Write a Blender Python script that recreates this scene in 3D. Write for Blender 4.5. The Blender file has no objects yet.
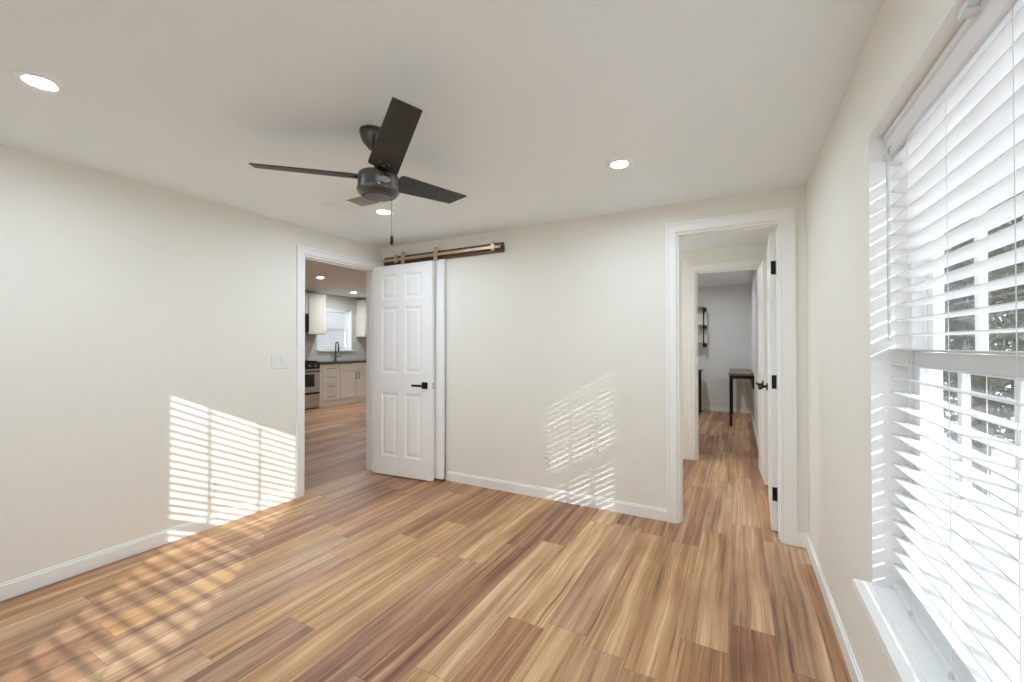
import bpy, bmesh, math, random
from mathutils import Vector, Matrix

random.seed(7)
S = bpy.context.scene
C = S.collection
PI = math.pi

# ------------------------------------------------------------------ room numbers (metres)
L, R, D, H = -3.258, 0.387, 3.2155, 2.29      # left wall x, right wall x, back wall y, ceiling z
REAR = -0.75                                   # wall behind the camera
WT = 0.11                                      # partition thickness
OT = 0.16                                      # outer wall thickness

# ------------------------------------------------------------------ camera
cam_d = bpy.data.cameras.new('camera'); cam = bpy.data.objects.new('camera', cam_d); C.objects.link(cam)
cam_d.sensor_width = 36.0
cam_d.lens = 419.7 / 1024 * 36.0
cam_d.clip_start = 0.02
yaw, pitch, roll = 0.49277, 0.00921, -0.0016
f = Vector((-math.sin(yaw) * math.cos(pitch), math.cos(yaw) * math.cos(pitch), math.sin(pitch)))
cam.location = (0, 0, 1.2777)
cam.rotation_euler = (f.to_track_quat('-Z', 'Y').to_matrix() @ Matrix.Rotation(roll, 3, 'Z')).to_euler()
S.camera = cam

# ------------------------------------------------------------------ sky, sun, exposure
w = bpy.data.worlds.new('sky'); S.world = w; w.use_nodes = True
wn = w.node_tree.nodes; wl = w.node_tree.links
bg = wn['Background']
bg.inputs['Color'].default_value = (0.86, 0.93, 1.0, 1)
bg.inputs['Strength'].default_value = 1.22
sun_d = bpy.data.lights.new('sun', 'SUN'); sun = bpy.data.objects.new('sun', sun_d); C.objects.link(sun)
sun_dir = Vector((-1.0, 1.167, -0.585)).normalized()
sun.rotation_euler = sun_dir.to_track_quat('-Z', 'Y').to_euler()
sun.location = (6, -7, 5)
sun_d.energy = 2.3
sun_d.angle = math.radians(0.30)
sun_d.color = (1.0, 0.97, 0.92)
S.view_settings.view_transform = 'Standard'
S.view_settings.look = 'None'
S.view_settings.exposure = 1.33
S.view_settings.gamma = 1.0
S.view_settings.use_curve_mapping = False
LAMP = 226.0        # radiance of the recessed lamps of this room
S.render.engine = 'CYCLES'
S.cycles.max_bounces = 18
S.cycles.diffuse_bounces = 14
S.cycles.glossy_bounces = 4
S.cycles.transparent_max_bounces = 16
S.cycles.caustics_reflective = False
S.cycles.caustics_refractive = False


# ------------------------------------------------------------------ materials
def new_mat(name):
    m = bpy.data.materials.new(name); m.use_nodes = True
    nt = m.node_tree
    return m, nt, nt.nodes['Principled BSDF']


def paint(name, col, rough=0.5, spec=0.5, metal=0.0, noise=0.02, scale=6.0, bump=0.0, bump_scale=400.0, stretch=(1, 1, 1)):
    """plain coat with a faint mottling of its own and, if asked, an orange-peel bump"""
    m, nt, b = new_mat(name)
    tc = nt.nodes.new('ShaderNodeTexCoord')
    mp = nt.nodes.new('ShaderNodeMapping'); mp.inputs['Scale'].default_value = stretch
    nt.links.new(tc.outputs['Object'], mp.inputs['Vector'])
    n = nt.nodes.new('ShaderNodeTexNoise'); n.inputs['Scale'].default_value = scale; n.inputs['Detail'].default_value = 4
    nt.links.new(mp.outputs['Vector'], n.inputs['Vector'])
    rp = nt.nodes.new('ShaderNodeValToRGB')
    lo = [max(0, c * (1 - noise)) for c in col]; hi = [min(1, c * (1 + noise)) for c in col]
    rp.color_ramp.elements[0].position = 0.35; rp.color_ramp.elements[0].color = (*lo, 1)
    rp.color_ramp.elements[1].position = 0.65; rp.color_ramp.elements[1].color = (*hi, 1)
    nt.links.new(n.outputs['Fac'], rp.inputs['Fac']); nt.links.new(rp.outputs['Color'], b.inputs['Base Color'])
    b.inputs['Roughness'].default_value = rough
    b.inputs['Metallic'].default_value = metal
    b.inputs['Specular IOR Level'].default_value = spec
    if bump:
        n2 = nt.nodes.new('ShaderNodeTexNoise'); n2.inputs['Scale'].default_value = bump_scale; n2.inputs['Detail'].default_value = 2
        nt.links.new(mp.outputs['Vector'], n2.inputs['Vector'])
        bp = nt.nodes.new('ShaderNodeBump'); bp.inputs['Strength'].default_value = bump; bp.inputs['Distance'].default_value = 0.002
        nt.links.new(n2.outputs['Fac'], bp.inputs['Height']); nt.links.new(bp.outputs['Normal'], b.inputs['Normal'])
    return m


def lamp_mat(name, col, strength):
    m, nt, b = new_mat(name)
    b.inputs['Base Color'].default_value = (0.9, 0.9, 0.9, 1)
    b.inputs['Emission Color'].default_value = (*col, 1)
    b.inputs['Emission Strength'].default_value = strength
    return m


def glass_mat(name):
    m = bpy.data.materials.new(name); m.use_nodes = True
    nt = m.node_tree; nt.nodes.clear()
    o = nt.nodes.new('ShaderNodeOutputMaterial'); mix = nt.nodes.new('ShaderNodeMixShader')
    lw = nt.nodes.new('ShaderNodeLayerWeight')                      # Schlick reflectance, the same from both sides
    pw = nt.nodes.new('ShaderNodeMath'); pw.operation = 'POWER'; pw.inputs[1].default_value = 5.0
    fr = nt.nodes.new('ShaderNodeMath'); fr.operation = 'MULTIPLY_ADD'; fr.inputs[1].default_value = 0.95; fr.inputs[2].default_value = 0.04
    nt.links.new(lw.outputs['Facing'], pw.inputs[0]); nt.links.new(pw.outputs[0], fr.inputs[0])
    t = nt.nodes.new('ShaderNodeBsdfTransparent'); t.inputs['Color'].default_value = (0.95, 0.97, 0.97, 1)
    g = nt.nodes.new('ShaderNodeBsdfGlossy'); g.inputs['Roughness'].default_value = 0.0
    nt.links.new(fr.outputs[0], mix.inputs['Fac']); nt.links.new(t.outputs[0], mix.inputs[1]); nt.links.new(g.outputs[0], mix.inputs[2])
    nt.links.new(mix.outputs[0], o.inputs['Surface'])
    return m


def floor_mat():
    """vinyl planks running along Y: 0.182 wide, 1.22 long, staggered, each with its own tone and grain"""
    m, nt, b = new_mat('floor_planks')
    N, K = nt.nodes, nt.links

    def math_(op, a, b_=None, c=None):
        n = N.new('ShaderNodeMath'); n.operation = op
        for i, v in enumerate((a, b_, c)):
            if v is None: continue
            if isinstance(v, (int, float)): n.inputs[i].default_value = v
            else: K.new(v, n.inputs[i])
        return n.outputs[0]

    def comb(x, y, z):
        n = N.new('ShaderNodeCombineXYZ')
        for i, v in enumerate((x, y, z)):
            if isinstance(v, (int, float)): n.inputs[i].default_value = v
            else: K.new(v, n.inputs[i])
        return n.outputs[0]

    def white(v):
        n = N.new('ShaderNodeTexWhiteNoise'); n.noise_dimensions = '3D'; K.new(v, n.inputs['Vector'])
        return n

    def noise(v, scale, detail=3, rough=0.55, dist=0.0):
        n = N.new('ShaderNodeTexNoise'); n.inputs['Scale'].default_value = scale; n.inputs['Detail'].default_value = detail
        n.inputs['Roughness'].default_value = rough; n.inputs['Distortion'].default_value = dist; K.new(v, n.inputs['Vector'])
        return n.outputs['Fac']

    tc = N.new('ShaderNodeTexCoord'); sp = N.new('ShaderNodeSeparateXYZ'); K.new(tc.outputs['Object'], sp.inputs[0])
    X, Y = sp.outputs['X'], sp.outputs['Y']
    PW, PL = 0.182, 1.22
    u = math_('DIVIDE', math_('ADD', X, 20.03), PW)
    row = math_('FLOOR', u); fu = math_('FRACT', u)
    sh = white(comb(row, 3.7, 1.1)).outputs['Value']
    v = math_('ADD', math_('DIVIDE', math_('ADD', Y, 20.0), PL), math_('MULTIPLY', sh, 5.0))
    cel = math_('FLOOR', v); fv = math_('FRACT', v)
    rnd = white(comb(row, cel, 0.5))
    r1 = rnd.outputs['Value']
    sc = N.new('ShaderNodeSeparateColor'); K.new(rnd.outputs['Color'], sc.inputs[0])
    r2, r3 = sc.outputs[0], sc.outputs[1]
    # grain: noise stretched along Y and shifted per plank
    gx = math_('ADD', X, math_('MULTIPLY', r1, 31.0)); gy = math_('ADD', Y, math_('MULTIPLY', r2, 47.0))
    wob = math_('MULTIPLY', math_('SUBTRACT', noise(comb(math_('MULTIPLY', gx, 4.0), math_('MULTIPLY', gy, 1.3), r3), 1.0, 2), 0.5), 0.045)
    gxx = math_('ADD', gx, wob)
    broad = noise(comb(math_('MULTIPLY', gxx, 16.0), math_('MULTIPLY', gy, 0.55), 0.0), 1.0, 2, 0.5)
    mid = noise(comb(math_('MULTIPLY', gxx, 55.0), math_('MULTIPLY', gy, 1.3), 2.0), 1.0, 3, 0.6)
    fine = noise(comb(math_('MULTIPLY', gxx, 260.0), math_('MULTIPLY', gy, 5.0), 5.0), 1.0, 2, 0.6)
    blot = noise(comb(math_('MULTIPLY', gx, 5.0), math_('MULTIPLY', gy, 2.2), 9.0), 1.0, 3, 0.6)
    t = math_('ADD', math_('MULTIPLY', math_('SUBTRACT', r1, 0.5), 0.26), 0.5)
    t = math_('ADD', t, math_('MULTIPLY', math_('SUBTRACT', broad, 0.5), 0.95))
    t = math_('ADD', t, math_('MULTIPLY', math_('SUBTRACT', mid, 0.5), 0.62))
    t = math_('ADD', t, math_('MULTIPLY', math_('SUBTRACT', fine, 0.5), 0.30))
    t = math_('ADD', t, math_('MULTIPLY', math_('SUBTRACT', blot, 0.5), 0.35))
    strk = noise(comb(math_('MULTIPLY', gxx, 95.0), math_('MULTIPLY', gy, 0.7), 13.0), 1.0, 1, 0.5)
    t = math_('ADD', t, math_('MULTIPLY', math_('MULTIPLY', math_('MAXIMUM', math_('SUBTRACT', strk, 0.60), 0.0), r3), 2.2))
    dark = noise(comb(math_('MULTIPLY', gxx, 60.0), math_('MULTIPLY', gy, 0.9), 17.0), 1.0, 2, 0.5)
    t = math_('SUBTRACT', t, math_('MULTIPLY', math_('MAXIMUM', math_('SUBTRACT', dark, 0.60), 0.0), 2.0))
    rp = N.new('ShaderNodeValToRGB'); K.new(t, rp.inputs['Fac'])
    el = rp.color_ramp.elements
    el[0].position = 0.08; el[0].color = (0.130, 0.068, 0.036, 1)
    el[1].position = 0.95; el[1].color = (0.76, 0.565, 0.360, 1)
    for p, c in ((0.30, (0.255, 0.138, 0.074)), (0.50, (0.420, 0.246, 0.135)), (0.68, (0.545, 0.345, 0.198))):
        e = el.new(p); e.color = (*c, 1)
    # a slight red or grey cast from plank to plank
    hs = N.new('ShaderNodeHueSaturation'); K.new(rp.outputs['Color'], hs.inputs['Color'])
    K.new(math_('ADD', 0.488, math_('MULTIPLY', r2, 0.012)), hs.inputs['Hue'])
    hs.inputs['Value'].default_value = 1.12
    K.new(math_('ADD', 0.93, math_('MULTIPLY', r3, 0.18)), hs.inputs['Saturation'])
    # joints
    ex = math_('MULTIPLY', math_('MINIMUM', fu, math_('SUBTRACT', 1.0, fu)), PW)
    ey = math_('MULTIPLY', math_('MINIMUM', fv, math_('SUBTRACT', 1.0, fv)), PL)
    gap = math_('LESS_THAN', math_('MINIMUM', ex, ey), 0.0011)
    mx = N.new('ShaderNodeMix'); mx.data_type = 'RGBA'; mx.blend_type = 'MULTIPLY'
    K.new(math_('MULTIPLY', gap, 0.6), mx.inputs[0]); K.new(hs.outputs['Color'], mx.inputs[6]); mx.inputs[7].default_value = (0.25, 0.2, 0.17, 1)
    K.new(mx.outputs[2], b.inputs['Base Color'])
    K.new(math_('ADD', 0.36, math_('MULTIPLY', fine, 0.14)), b.inputs['Roughness'])
    b.inputs['Specular IOR Level'].default_value = 0.4
    bp = N.new('ShaderNodeBump'); bp.inputs['Strength'].default_value = 0.12; bp.inputs['Distance'].default_value = 0.001
    K.new(math_('SUBTRACT', fine, gap), bp.inputs['Height']); K.new(bp.outputs['Normal'], b.inputs['Normal'])
    return m


def tile_mat():
    m, nt, b = new_mat('white_subway_tile')
    tc = nt.nodes.new('ShaderNodeTexCoord'); sp = nt.nodes.new('ShaderNodeSeparateXYZ'); cb = nt.nodes.new('ShaderNodeCombineXYZ')
    nt.links.new(tc.outputs['Object'], sp.inputs[0]); nt.links.new(sp.outputs['Y'], cb.inputs[0]); nt.links.new(sp.outputs['Z'], cb.inputs[1])
    br = nt.nodes.new('ShaderNodeTexBrick'); nt.links.new(cb.outputs[0], br.inputs['Vector'])
    br.inputs['Color1'].default_value = (0.60, 0.60, 0.55, 1); br.inputs['Color2'].default_value = (0.55, 0.55, 0.50, 1)
    br.inputs['Mortar'].default_value = (0.42, 0.42, 0.38, 1)
    br.inputs['Scale'].default_value = 1.0; br.inputs['Brick Width'].default_value = 0.15; br.inputs['Row Height'].default_value = 0.075
    br.inputs['Mortar Size'].default_value = 0.003
    nt.links.new(br.outputs['Color'], b.inputs['Base Color'])
    b.inputs['Roughness'].default_value = 0.12
    return m


def wood_mat(name, dark, light, along='X', scale=1.0, rough=0.5):
    m, nt, b = new_mat(name)
    tc = nt.nodes.new('ShaderNodeTexCoord'); mp = nt.nodes.new('ShaderNodeMapping')
    st = {'X': (1.5, 30, 30), 'Y': (30, 1.5, 30), 'Z': (30, 30, 1.5)}[along]
    mp.inputs['Scale'].default_value = [s * scale for s in st]
    nt.links.new(tc.outputs['Object'], mp.inputs['Vector'])
    n = nt.nodes.new('ShaderNodeTexNoise'); n.inputs['Scale'].default_value = 1.0; n.inputs['Detail'].default_value = 5; n.inputs['Distortion'].default_value = 0.6
    nt.links.new(mp.outputs['Vector'], n.inputs['Vector'])
    rp = nt.nodes.new('ShaderNodeValToRGB'); rp.color_ramp.elements[0].position = 0.3; rp.color_ramp.elements[1].position = 0.7
    rp.color_ramp.elements[0].color = (*dark, 1); rp.color_ramp.elements[1].color = (*light, 1)
    nt.links.new(n.outputs['Fac'], rp.inputs['Fac']); nt.links.new(rp.outputs['Color'], b.inputs['Base Color'])
    b.inputs['Roughness'].default_value = rough
    return m


M = {}
M['wall'] = paint('cream_wall_paint', (0.860, 0.845, 0.792), 0.75, 0.3, noise=0.008, scale=1.2, bump=0.12, bump_scale=220)
M['wall_grey'] = paint('grey_wall_paint', (0.82, 0.82, 0.81), 0.75, 0.3, noise=0.008, scale=1.2, bump=0.1, bump_scale=220)
M['ceiling'] = paint('white_ceiling_paint', (0.885, 0.945, 0.98), 0.85, 0.2, noise=0.006, scale=1.0, bump=0.15, bump_scale=160)
M['trim'] = paint('white_trim_paint', (0.92, 0.925, 0.92), 0.38, 0.5, noise=0.006)
M['door'] = paint('white_door_paint', (0.93, 0.935, 0.935), 0.36, 0.5, noise=0.006)
M['vinyl'] = paint('white_window_vinyl', (0.84, 0.85, 0.85), 0.35, 0.5, noise=0.005)
M['slat'] = paint('white_blind_slat', (0.76, 0.76, 0.77), 0.42, 0.4, noise=0.006, scale=12)
M['cord'] = paint('white_cord', (0.75, 0.75, 0.75), 0.8, noise=0.02)
M['clear'] = paint('clear_wand_plastic', (0.62, 0.63, 0.63), 0.2, noise=0.01)
M['floor'] = floor_mat()
M['black'] = paint('black_metal', (0.018, 0.017, 0.016), 0.42, 0.5, 0.6, noise=0.1, scale=40)
M['fan'] = paint('dark_bronze_fan_metal', (0.125, 0.122, 0.120), 0.28, 0.5, 0.9, noise=0.12, scale=14)
M['blade'] = wood_mat('dark_fan_blade', (0.020, 0.018, 0.016), (0.036, 0.032, 0.028), 'X', 1.2, 0.55)
M['chain'] = paint('pull_chain_metal', (0.25, 0.24, 0.23), 0.35, 0.5, 1.0)
M['badge'] = paint('pale_badge_metal', (0.62, 0.61, 0.60), 0.3, 0.5, 0.7, noise=0.35, scale=160)
M['bronze'] = paint('antique_brass', (0.64, 0.49, 0.36), 0.42, 0.5, 0.85, noise=0.10, scale=30)
M['board'] = wood_mat('brown_track_board', (0.050, 0.024, 0.011), (0.17, 0.085, 0.040), 'X', 1.3, 0.45)
M['plate'] = paint('white_switch_plate', (0.82, 0.82, 0.80), 0.35, noise=0.005)
M['slot'] = paint('dark_slot', (0.05, 0.05, 0.05), 0.6)
M['lamp'] = lamp_mat('lamp_lens', (0.735, 0.887, 1.0), LAMP)
M['lamp_bright'] = lamp_mat('lamp_lens_bright', (0.86, 0.945, 1.0), LAMP * 1.95)
M['glass'] = glass_mat('window_glass')
M['tile'] = tile_mat()
M['cab'] = paint('cream_cabinet_paint', (0.72, 0.68, 0.60), 0.42, noise=0.008)
M['counter'] = paint('dark_stone_counter', (0.060, 0.052, 0.045), 0.22, noise=0.35, scale=90)
M['steel'] = paint('stainless_steel', (0.50, 0.49, 0.47), 0.32, 0.5, 0.9, noise=0.05, scale=4, stretch=(60, 1, 60))
M['appl'] = paint('black_appliance_glass', (0.012, 0.013, 0.014), 0.12, 0.6, noise=0.05)
M['appl_blue'] = paint('blue_microwave_trim', (0.03, 0.12, 0.16), 0.25, noise=0.1)
M['pull'] = paint('brushed_pull_metal', (0.24, 0.17, 0.10), 0.35, 0.5, 0.8)
M['desk_top'] = wood_mat('grey_brown_desk_top', (0.16, 0.125, 0.10), (0.30, 0.245, 0.20), 'Y', 1.0, 0.5)
M['desk_metal'] = paint('dark_desk_metal', (0.020, 0.019, 0.018), 0.5, 0.5, 0.3)
M['shelf_wood'] = wood_mat('tan_shelf_board', (0.36, 0.23, 0.11), (0.56, 0.39, 0.21), 'X', 1.0, 0.55)
M['concrete'] = paint('pale_concrete_ground', (0.78, 0.78, 0.78), 0.9, noise=0.08, scale=2.5)
M['leaf'] = paint('dark_foliage', (0.035, 0.040, 0.030), 0.6, noise=0.6, scale=5)
M['bark'] = paint('grey_bark', (0.10, 0.085, 0.07), 0.9, noise=0.3, scale=20, stretch=(1, 1, 0.2))


# ------------------------------------------------------------------ mesh helpers
class MB:
    """collects simple solids in one bmesh; build() links the result as ONE object"""

    def __init__(self): self.bm = bmesh.new()

    def box(self, x0, x1, y0, y1, z0, z1, mx=None):
        v = [Vector((x, y, z)) for x in (x0, x1) for y in (y0, y1) for z in (z0, z1)]
        if mx: v = [mx @ p for p in v]
        b = [self.bm.verts.new(p) for p in v]
        for q in ((0, 1, 3, 2), (4, 6, 7, 5), (0, 4, 5, 1), (2, 3, 7, 6), (0, 2, 6, 4), (1, 5, 7, 3)):
            self.bm.faces.new([b[i] for i in q])
        return self

    def loops(self, rings, cap=True, closed=True):
        rs = [[self.bm.verts.new(p) for p in r] for r in rings]
        for a, b in zip(rs, rs[1:]):
            n = len(a)
            for i in range(n if closed else n - 1):
                j = (i + 1) % n
                self.bm.faces.new((a[i], a[j], b[j], b[i]))
        if cap:
            self.bm.faces.new(list(reversed(rs[0]))); self.bm.faces.new(rs[-1])
        return self

    def lathe(self, prof, seg=32, mx=None, cap=True):
        """prof: (radius, height) from bottom to top, turned about local Z"""
        mx = mx or Matrix.Identity(4)
        rings = [[mx @ Vector((r * math.cos(2 * PI * i / seg), r * math.sin(2 * PI * i / seg), z)) for i in range(seg)] for r, z in prof]
        return self.loops(rings, cap)

    def tube(self, pts, r, seg=8):
        pts = [Vector(p) for p in pts]; rings = []
        up = None
        for i, p in enumerate(pts):
            d = (pts[min(i + 1, len(pts) - 1)] - pts[max(i - 1, 0)]).normalized()
            if up is None:
                up = Vector((0, 0, 1)) if abs(d.z) < 0.9 else Vector((1, 0, 0))
            a = d.cross(up).normalized(); b_ = a.cross(d).normalized(); up = b_
            rings.append([p + (a * math.cos(2 * PI * k / seg) + b_ * math.sin(2 * PI * k / seg)) * r for k in range(seg)])
        return self.loops(rings)

    def prism(self, outline, z0, z1, mx=None):
        mx = mx or Matrix.Identity(4)
        return self.loops([[mx @ Vector((x, y, z)) for x, y in outline] for z in (z0, z1)])

    def build(self, name, mat, parent=None, bevel=0.0, smooth=False, world=False):
        """world=True: coordinates are world ones and the parent only translates"""
        bm = self.bm
        bmesh.ops.recalc_face_normals(bm, faces=bm.faces)
        if parent is not None and world:
            bmesh.ops.translate(bm, verts=bm.verts, vec=-parent.location)
        loc = None
        if parent is None:
            xs = [v.co.x for v in bm.verts]; ys = [v.co.y for v in bm.verts]; zs = [v.co.z for v in bm.verts]
            loc = Vector(((min(xs) + max(xs)) / 2, (min(ys) + max(ys)) / 2, min(zs)))
            bmesh.ops.translate(bm, verts=bm.verts, vec=-loc)
        me = bpy.data.meshes.new(name); bm.to_mesh(me); bm.free()
        if smooth:
            for p in me.polygons: p.use_smooth = True
            me.set_sharp_from_angle(angle=math.radians(35))
        o = bpy.data.objects.new(name, me); C.objects.link(o)
        me.materials.append(mat)
        if loc is not None: o.location = loc
        if parent is not None: o.parent = parent
        if bevel:
            b = o.modifiers.new('bevel', 'BEVEL'); b.width = bevel; b.segments = 2; b.limit_method = 'ANGLE'
            b.angle_limit = math.radians(40)
        return o


def tag(o, label, cat, group=None, kind=None):
    o['label'] = label; o['category'] = cat
    if group: o['group'] = group
    if kind: o['kind'] = kind
    return o


def thing(name, label, cat, loc=(0, 0, 0), rz=0.0, group=None, kind=None):
    o = bpy.data.objects.new(name, None); C.objects.link(o)
    o.empty_display_size = 0.1
    o.location = loc; o.rotation_euler = (0, 0, rz)
    return tag(o, label, cat, group, kind)


def copy_thing(src, loc, label, rz=None):
    r = src.copy(); C.objects.link(r); r.location = loc; r['label'] = label
    if rz is not None: r.rotation_euler = (0, 0, rz)
    for ch in list(src.children):
        c = ch.copy(); C.objects.link(c); c.parent = r
        for g in list(ch.children):
            d = g.copy(); C.objects.link(d); d.parent = c
    return r


def struct(o, label, cat): return tag(o, label, cat, kind='structure')


def wall_y(name, x0, x1, y0, y1, z1, holes, mat, label):
    """wall slab in the plane of Y (thin in Y), holes = (xa, xb, za, zb)"""
    m = MB(); xs = x0
    for xa, xb, za, zb in sorted(holes):
        m.box(xs, xa, y0, y1, 0, z1)
        if za > 0: m.box(xa, xb, y0, y1, 0, za)
        m.box(xa, xb, y0, y1, zb, z1); xs = xb
    m.box(xs, x1, y0, y1, 0, z1)
    return struct(m.build(name, mat), label, 'wall')


def wall_x(name, x0, x1, y0, y1, z1, holes, mat, label):
    m = MB(); ys = y0
    for ya, yb, za, zb in sorted(holes):
        m.box(x0, x1, ys, ya, 0, z1)
        if za > 0: m.box(x0, x1, ya, yb, 0, za)
        m.box(x0, x1, ya, yb, zb, z1); ys = yb
    m.box(x0, x1, ys, y1, 0, z1)
    return struct(m.build(name, mat), label, 'wall')


# ------------------------------------------------------------------ shell
KX0, KX1 = -8.10, L - WT                # kitchen x range
KY0, KY1, KH = 1.2, 8.4, 2.42
HY0, HY1, HH = D + WT, 5.05, 2.32       # hall
RY0, RY1, RH = 5.16, 8.95, 2.40         # far room
RX0, RX1 = -2.4, 0.225
KD = (2.313, 3.112, 0.0, 2.048)         # kitchen doorway in the left wall (y, y, z, z)
HD = (-0.378, 0.252, 0.0, 2.078)        # hall doorway in the back wall
FD = (-0.408, 0.214, 0.0, 2.088)        # far doorway
CL = (-3.10, -2.447, 0.0, 2.03)          # closet opening behind the sliding door
WR = (0.88, 1.785, 0.485, 1.965)        # right window (y, y, z, z)
WB = (-1.452, -0.485, 0.485, 2.165)     # window in the wall behind the camera (x, x, z, z)
WK = (6.07, 7.00, 1.165, 2.10)          # kitchen window (y, y, z, z)

struct(MB().box(KX0 - 0.16, 0.55, REAR - 0.16, 9.1, -0.12, 0.0).build('floor', M['floor']), 'brown wood-look plank floor running through the rooms', 'floor')
struct(MB().box(L, R, REAR, D, H, H + 0.12).build('ceiling', M['ceiling']), 'smooth white ceiling of the empty bedroom', 'ceiling')
struct(MB().box(KX0, KX1, KY0, KY1, KH, KH + 0.12).build('ceiling_kitchen', M['ceiling']), 'kitchen ceiling seen through the left doorway', 'ceiling')
struct(MB().box(-2.4, R, HY0, HY1, HH, HH + 0.10).build('ceiling_hall', M['ceiling']), 'hall ceiling beyond the right doorway', 'ceiling')
struct(MB().box(RX0, RX1, RY0, RY1, RH, RH + 0.10).build('ceiling_study', M['ceiling']), 'ceiling of the far room with the desk', 'ceiling')
TOP = 2.52
wall_x('wall_left', L - WT, L, REAR - 0.16, D + WT, TOP, [KD], M['wall'], 'cream left wall with striped sunlight and the kitchen doorway')
wall_y('wall_back', L, R, D, D + WT, TOP, [CL, HD], M['wall'], 'cream back wall under the brass sliding-door track')
wall_x('wall_right', R, R + OT, REAR - 0.16, 9.1, TOP, [WR], M['wall'], 'cream right wall holding the large blind-covered window')
wall_y('wall_rear', L, R, REAR - OT, REAR, TOP, [WB], M['wall'], 'cream wall behind the camera with a sunlit window')
wall_x('wall_kitchen_far', KX0 - OT, KX0, KY0 - 0.1, KY1 + 0.1, TOP, [WK], M['tile'], 'white subway-tiled kitchen wall around the small window')
wall_y('wall_kitchen_near', KX0, KX1, KY0 - 0.1, KY0, TOP, [], M['wall_grey'], 'kitchen side wall out of sight left of the doorway')
wall_y('wall_kitchen_end', KX0, KX1, KY1, KY1 + 0.1, TOP, [], M['wall_grey'], 'kitchen end wall hidden behind the white door')
wall_x('wall_kitchen_right', KX1, KX1 + WT, D + WT, KY1 + 0.1, TOP, [], M['wall_grey'], 'kitchen wall shared with the closet and hall')
wall_y('wall_hall', -2.4, R, HY1, HY1 + WT, TOP, [FD], M['wall'], 'hall wall around the far doorway')
wall_x('wall_hall_end', -2.5, -2.4, D + WT, 9.1, TOP, [], M['wall_grey'], 'end wall closing the hall and the far room')
wall_x('wall_study_right', RX1, R, RY0, RY1, TOP, [], M['wall_grey'], 'grey side wall beside the tall desk in the far room')
wall_y('wall_study_far', -2.4, R, RY1, RY1 + 0.1, TOP, [], M['wall_grey'], 'grey far wall carrying the pipe shelf')
# closet behind the sliding door
m = MB(); m.box(L, -2.3, D + 0.75, D + 0.80, 0, TOP); m.box(-2.36, -2.3, D + WT, D + 0.75, 0, TOP); m.box(L, -2.36, D + WT, D + 0.75, 2.25, 2.345)
struct(m.build('wall_closet', M['wall_grey']), 'closet shell behind the sliding door', 'wall')


def casing(name, axis, pos, a0, a1, top, side, label, wd=0.072, th=0.016, depth=WT, lining=True, lin_off=0.0, legs=(True, True)):
    """door trim: two legs and a head on one face of the wall plus the jamb lining. axis 'x': wall thin in x"""
    m = MB(); s = side

    def bx(u0, u1, d0, d1, z0, z1):
        d0, d1 = sorted((d0, d1))
        if axis == 'x': m.box(d0, d1, u0, u1, z0, z1)
        else: m.box(u0, u1, d0, d1, z0, z1)
    rv = 0.006
    bb = 0.020                                        # flat board with a raised back band outside it
    for inner, outer, thick in ((rv, wd - bb, th), (wd - bb, wd, th + 0.005)):
        if legs[0]: bx(a0 - outer, a0 - inner, pos, pos + s * thick, 0, top + inner)
        if legs[1]: bx(a1 + inner, a1 + outer, pos, pos + s * thick, 0, top + inner)
        bx(a0 - outer, a1 + outer, pos, pos + s * thick, top + inner, top + outer)
    if lining:
        bx(a0, a0 + 0.012, pos, pos - s * depth, 0, top); bx(a1 - 0.012, a1, pos, pos - s * depth, 0, top)
        bx(a0 + 0.012, a1 - 0.012, pos, pos - s * depth, top - 0.012, top)
        st = 0.55                                     # door stop
        bx(a0 + 0.012, a0 + 0.022, pos - s * depth * 0.35, pos - s * depth * 0.65, 0, top - 0.012)
        bx(a1 - 0.022, a1 - 0.012, pos - s * depth * 0.35, pos - s * depth * 0.65, 0, top - 0.012)
        bx(a0 + 0.012, a1 - 0.012, pos - s * depth * 0.35, pos - s * depth * 0.65, top - 0.022, top - 0.012)
    return struct(m.build(name, M['trim'], bevel=0.0015), label, 'door trim')


casing('trim_1', 'x', L, KD[0], KD[1], KD[3], +1, 'white trim around the kitchen doorway')
casing('trim_2', 'y', D, HD[0], HD[1], HD[3], -1, 'white trim around the hall doorway in the back wall', wd=0.076)
casing('trim_3', 'y', HY1, FD[0], FD[1], FD[3], -1, 'white trim around the far doorway at the end of the hall', wd=0.066)


def baseboard(name, axis, pos, side, runs, label, h=0.088, th=0.013):
    m = MB()
    for a, b in runs:
        for t, z0, z1 in ((th, 0, h - 0.012), (th * 0.55, h - 0.012, h)):
            d0, d1 = sorted((pos, pos + side * t))
            if axis == 'x': m.box(d0, d1, a, b, z0, z1)
            else: m.box(a, b, d0, d1, z0, z1)
    return struct(m.build(name, M['trim'], bevel=0.002), label, 'baseboard')


baseboard('baseboard_left', 'x', L, 1, [(REAR, KD[0] - 0.072), (KD[1] + 0.072, D)], 'white baseboard along the left wall')
baseboard('baseboard_back', 'y', D, -1, [(CL[1] + 0.02, HD[0] - 0.076), (HD[1] + 0.076, R)], 'white baseboard along the back wall')
baseboard('baseboard_right', 'x', R, -1, [(REAR, D)], 'white baseboard along the right wall under the window')
baseboard('baseboard_rear', 'y', REAR, 1, [(L, R)], 'white baseboard behind the camera')
baseboard('baseboard_hall', 'y', HY1, -1, [(-2.4, FD[0] - 0.066)], 'white baseboard in the hall left of the far doorway')
baseboard('baseboard_study', 'y', RY1, -1, [(-2.4, RX1)], 'white baseboard along the far room wall')
baseboard('baseboard_study_side', 'x', RX1, -1, [(RY0, RY1)], 'white baseboard beside the tall desk')


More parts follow.
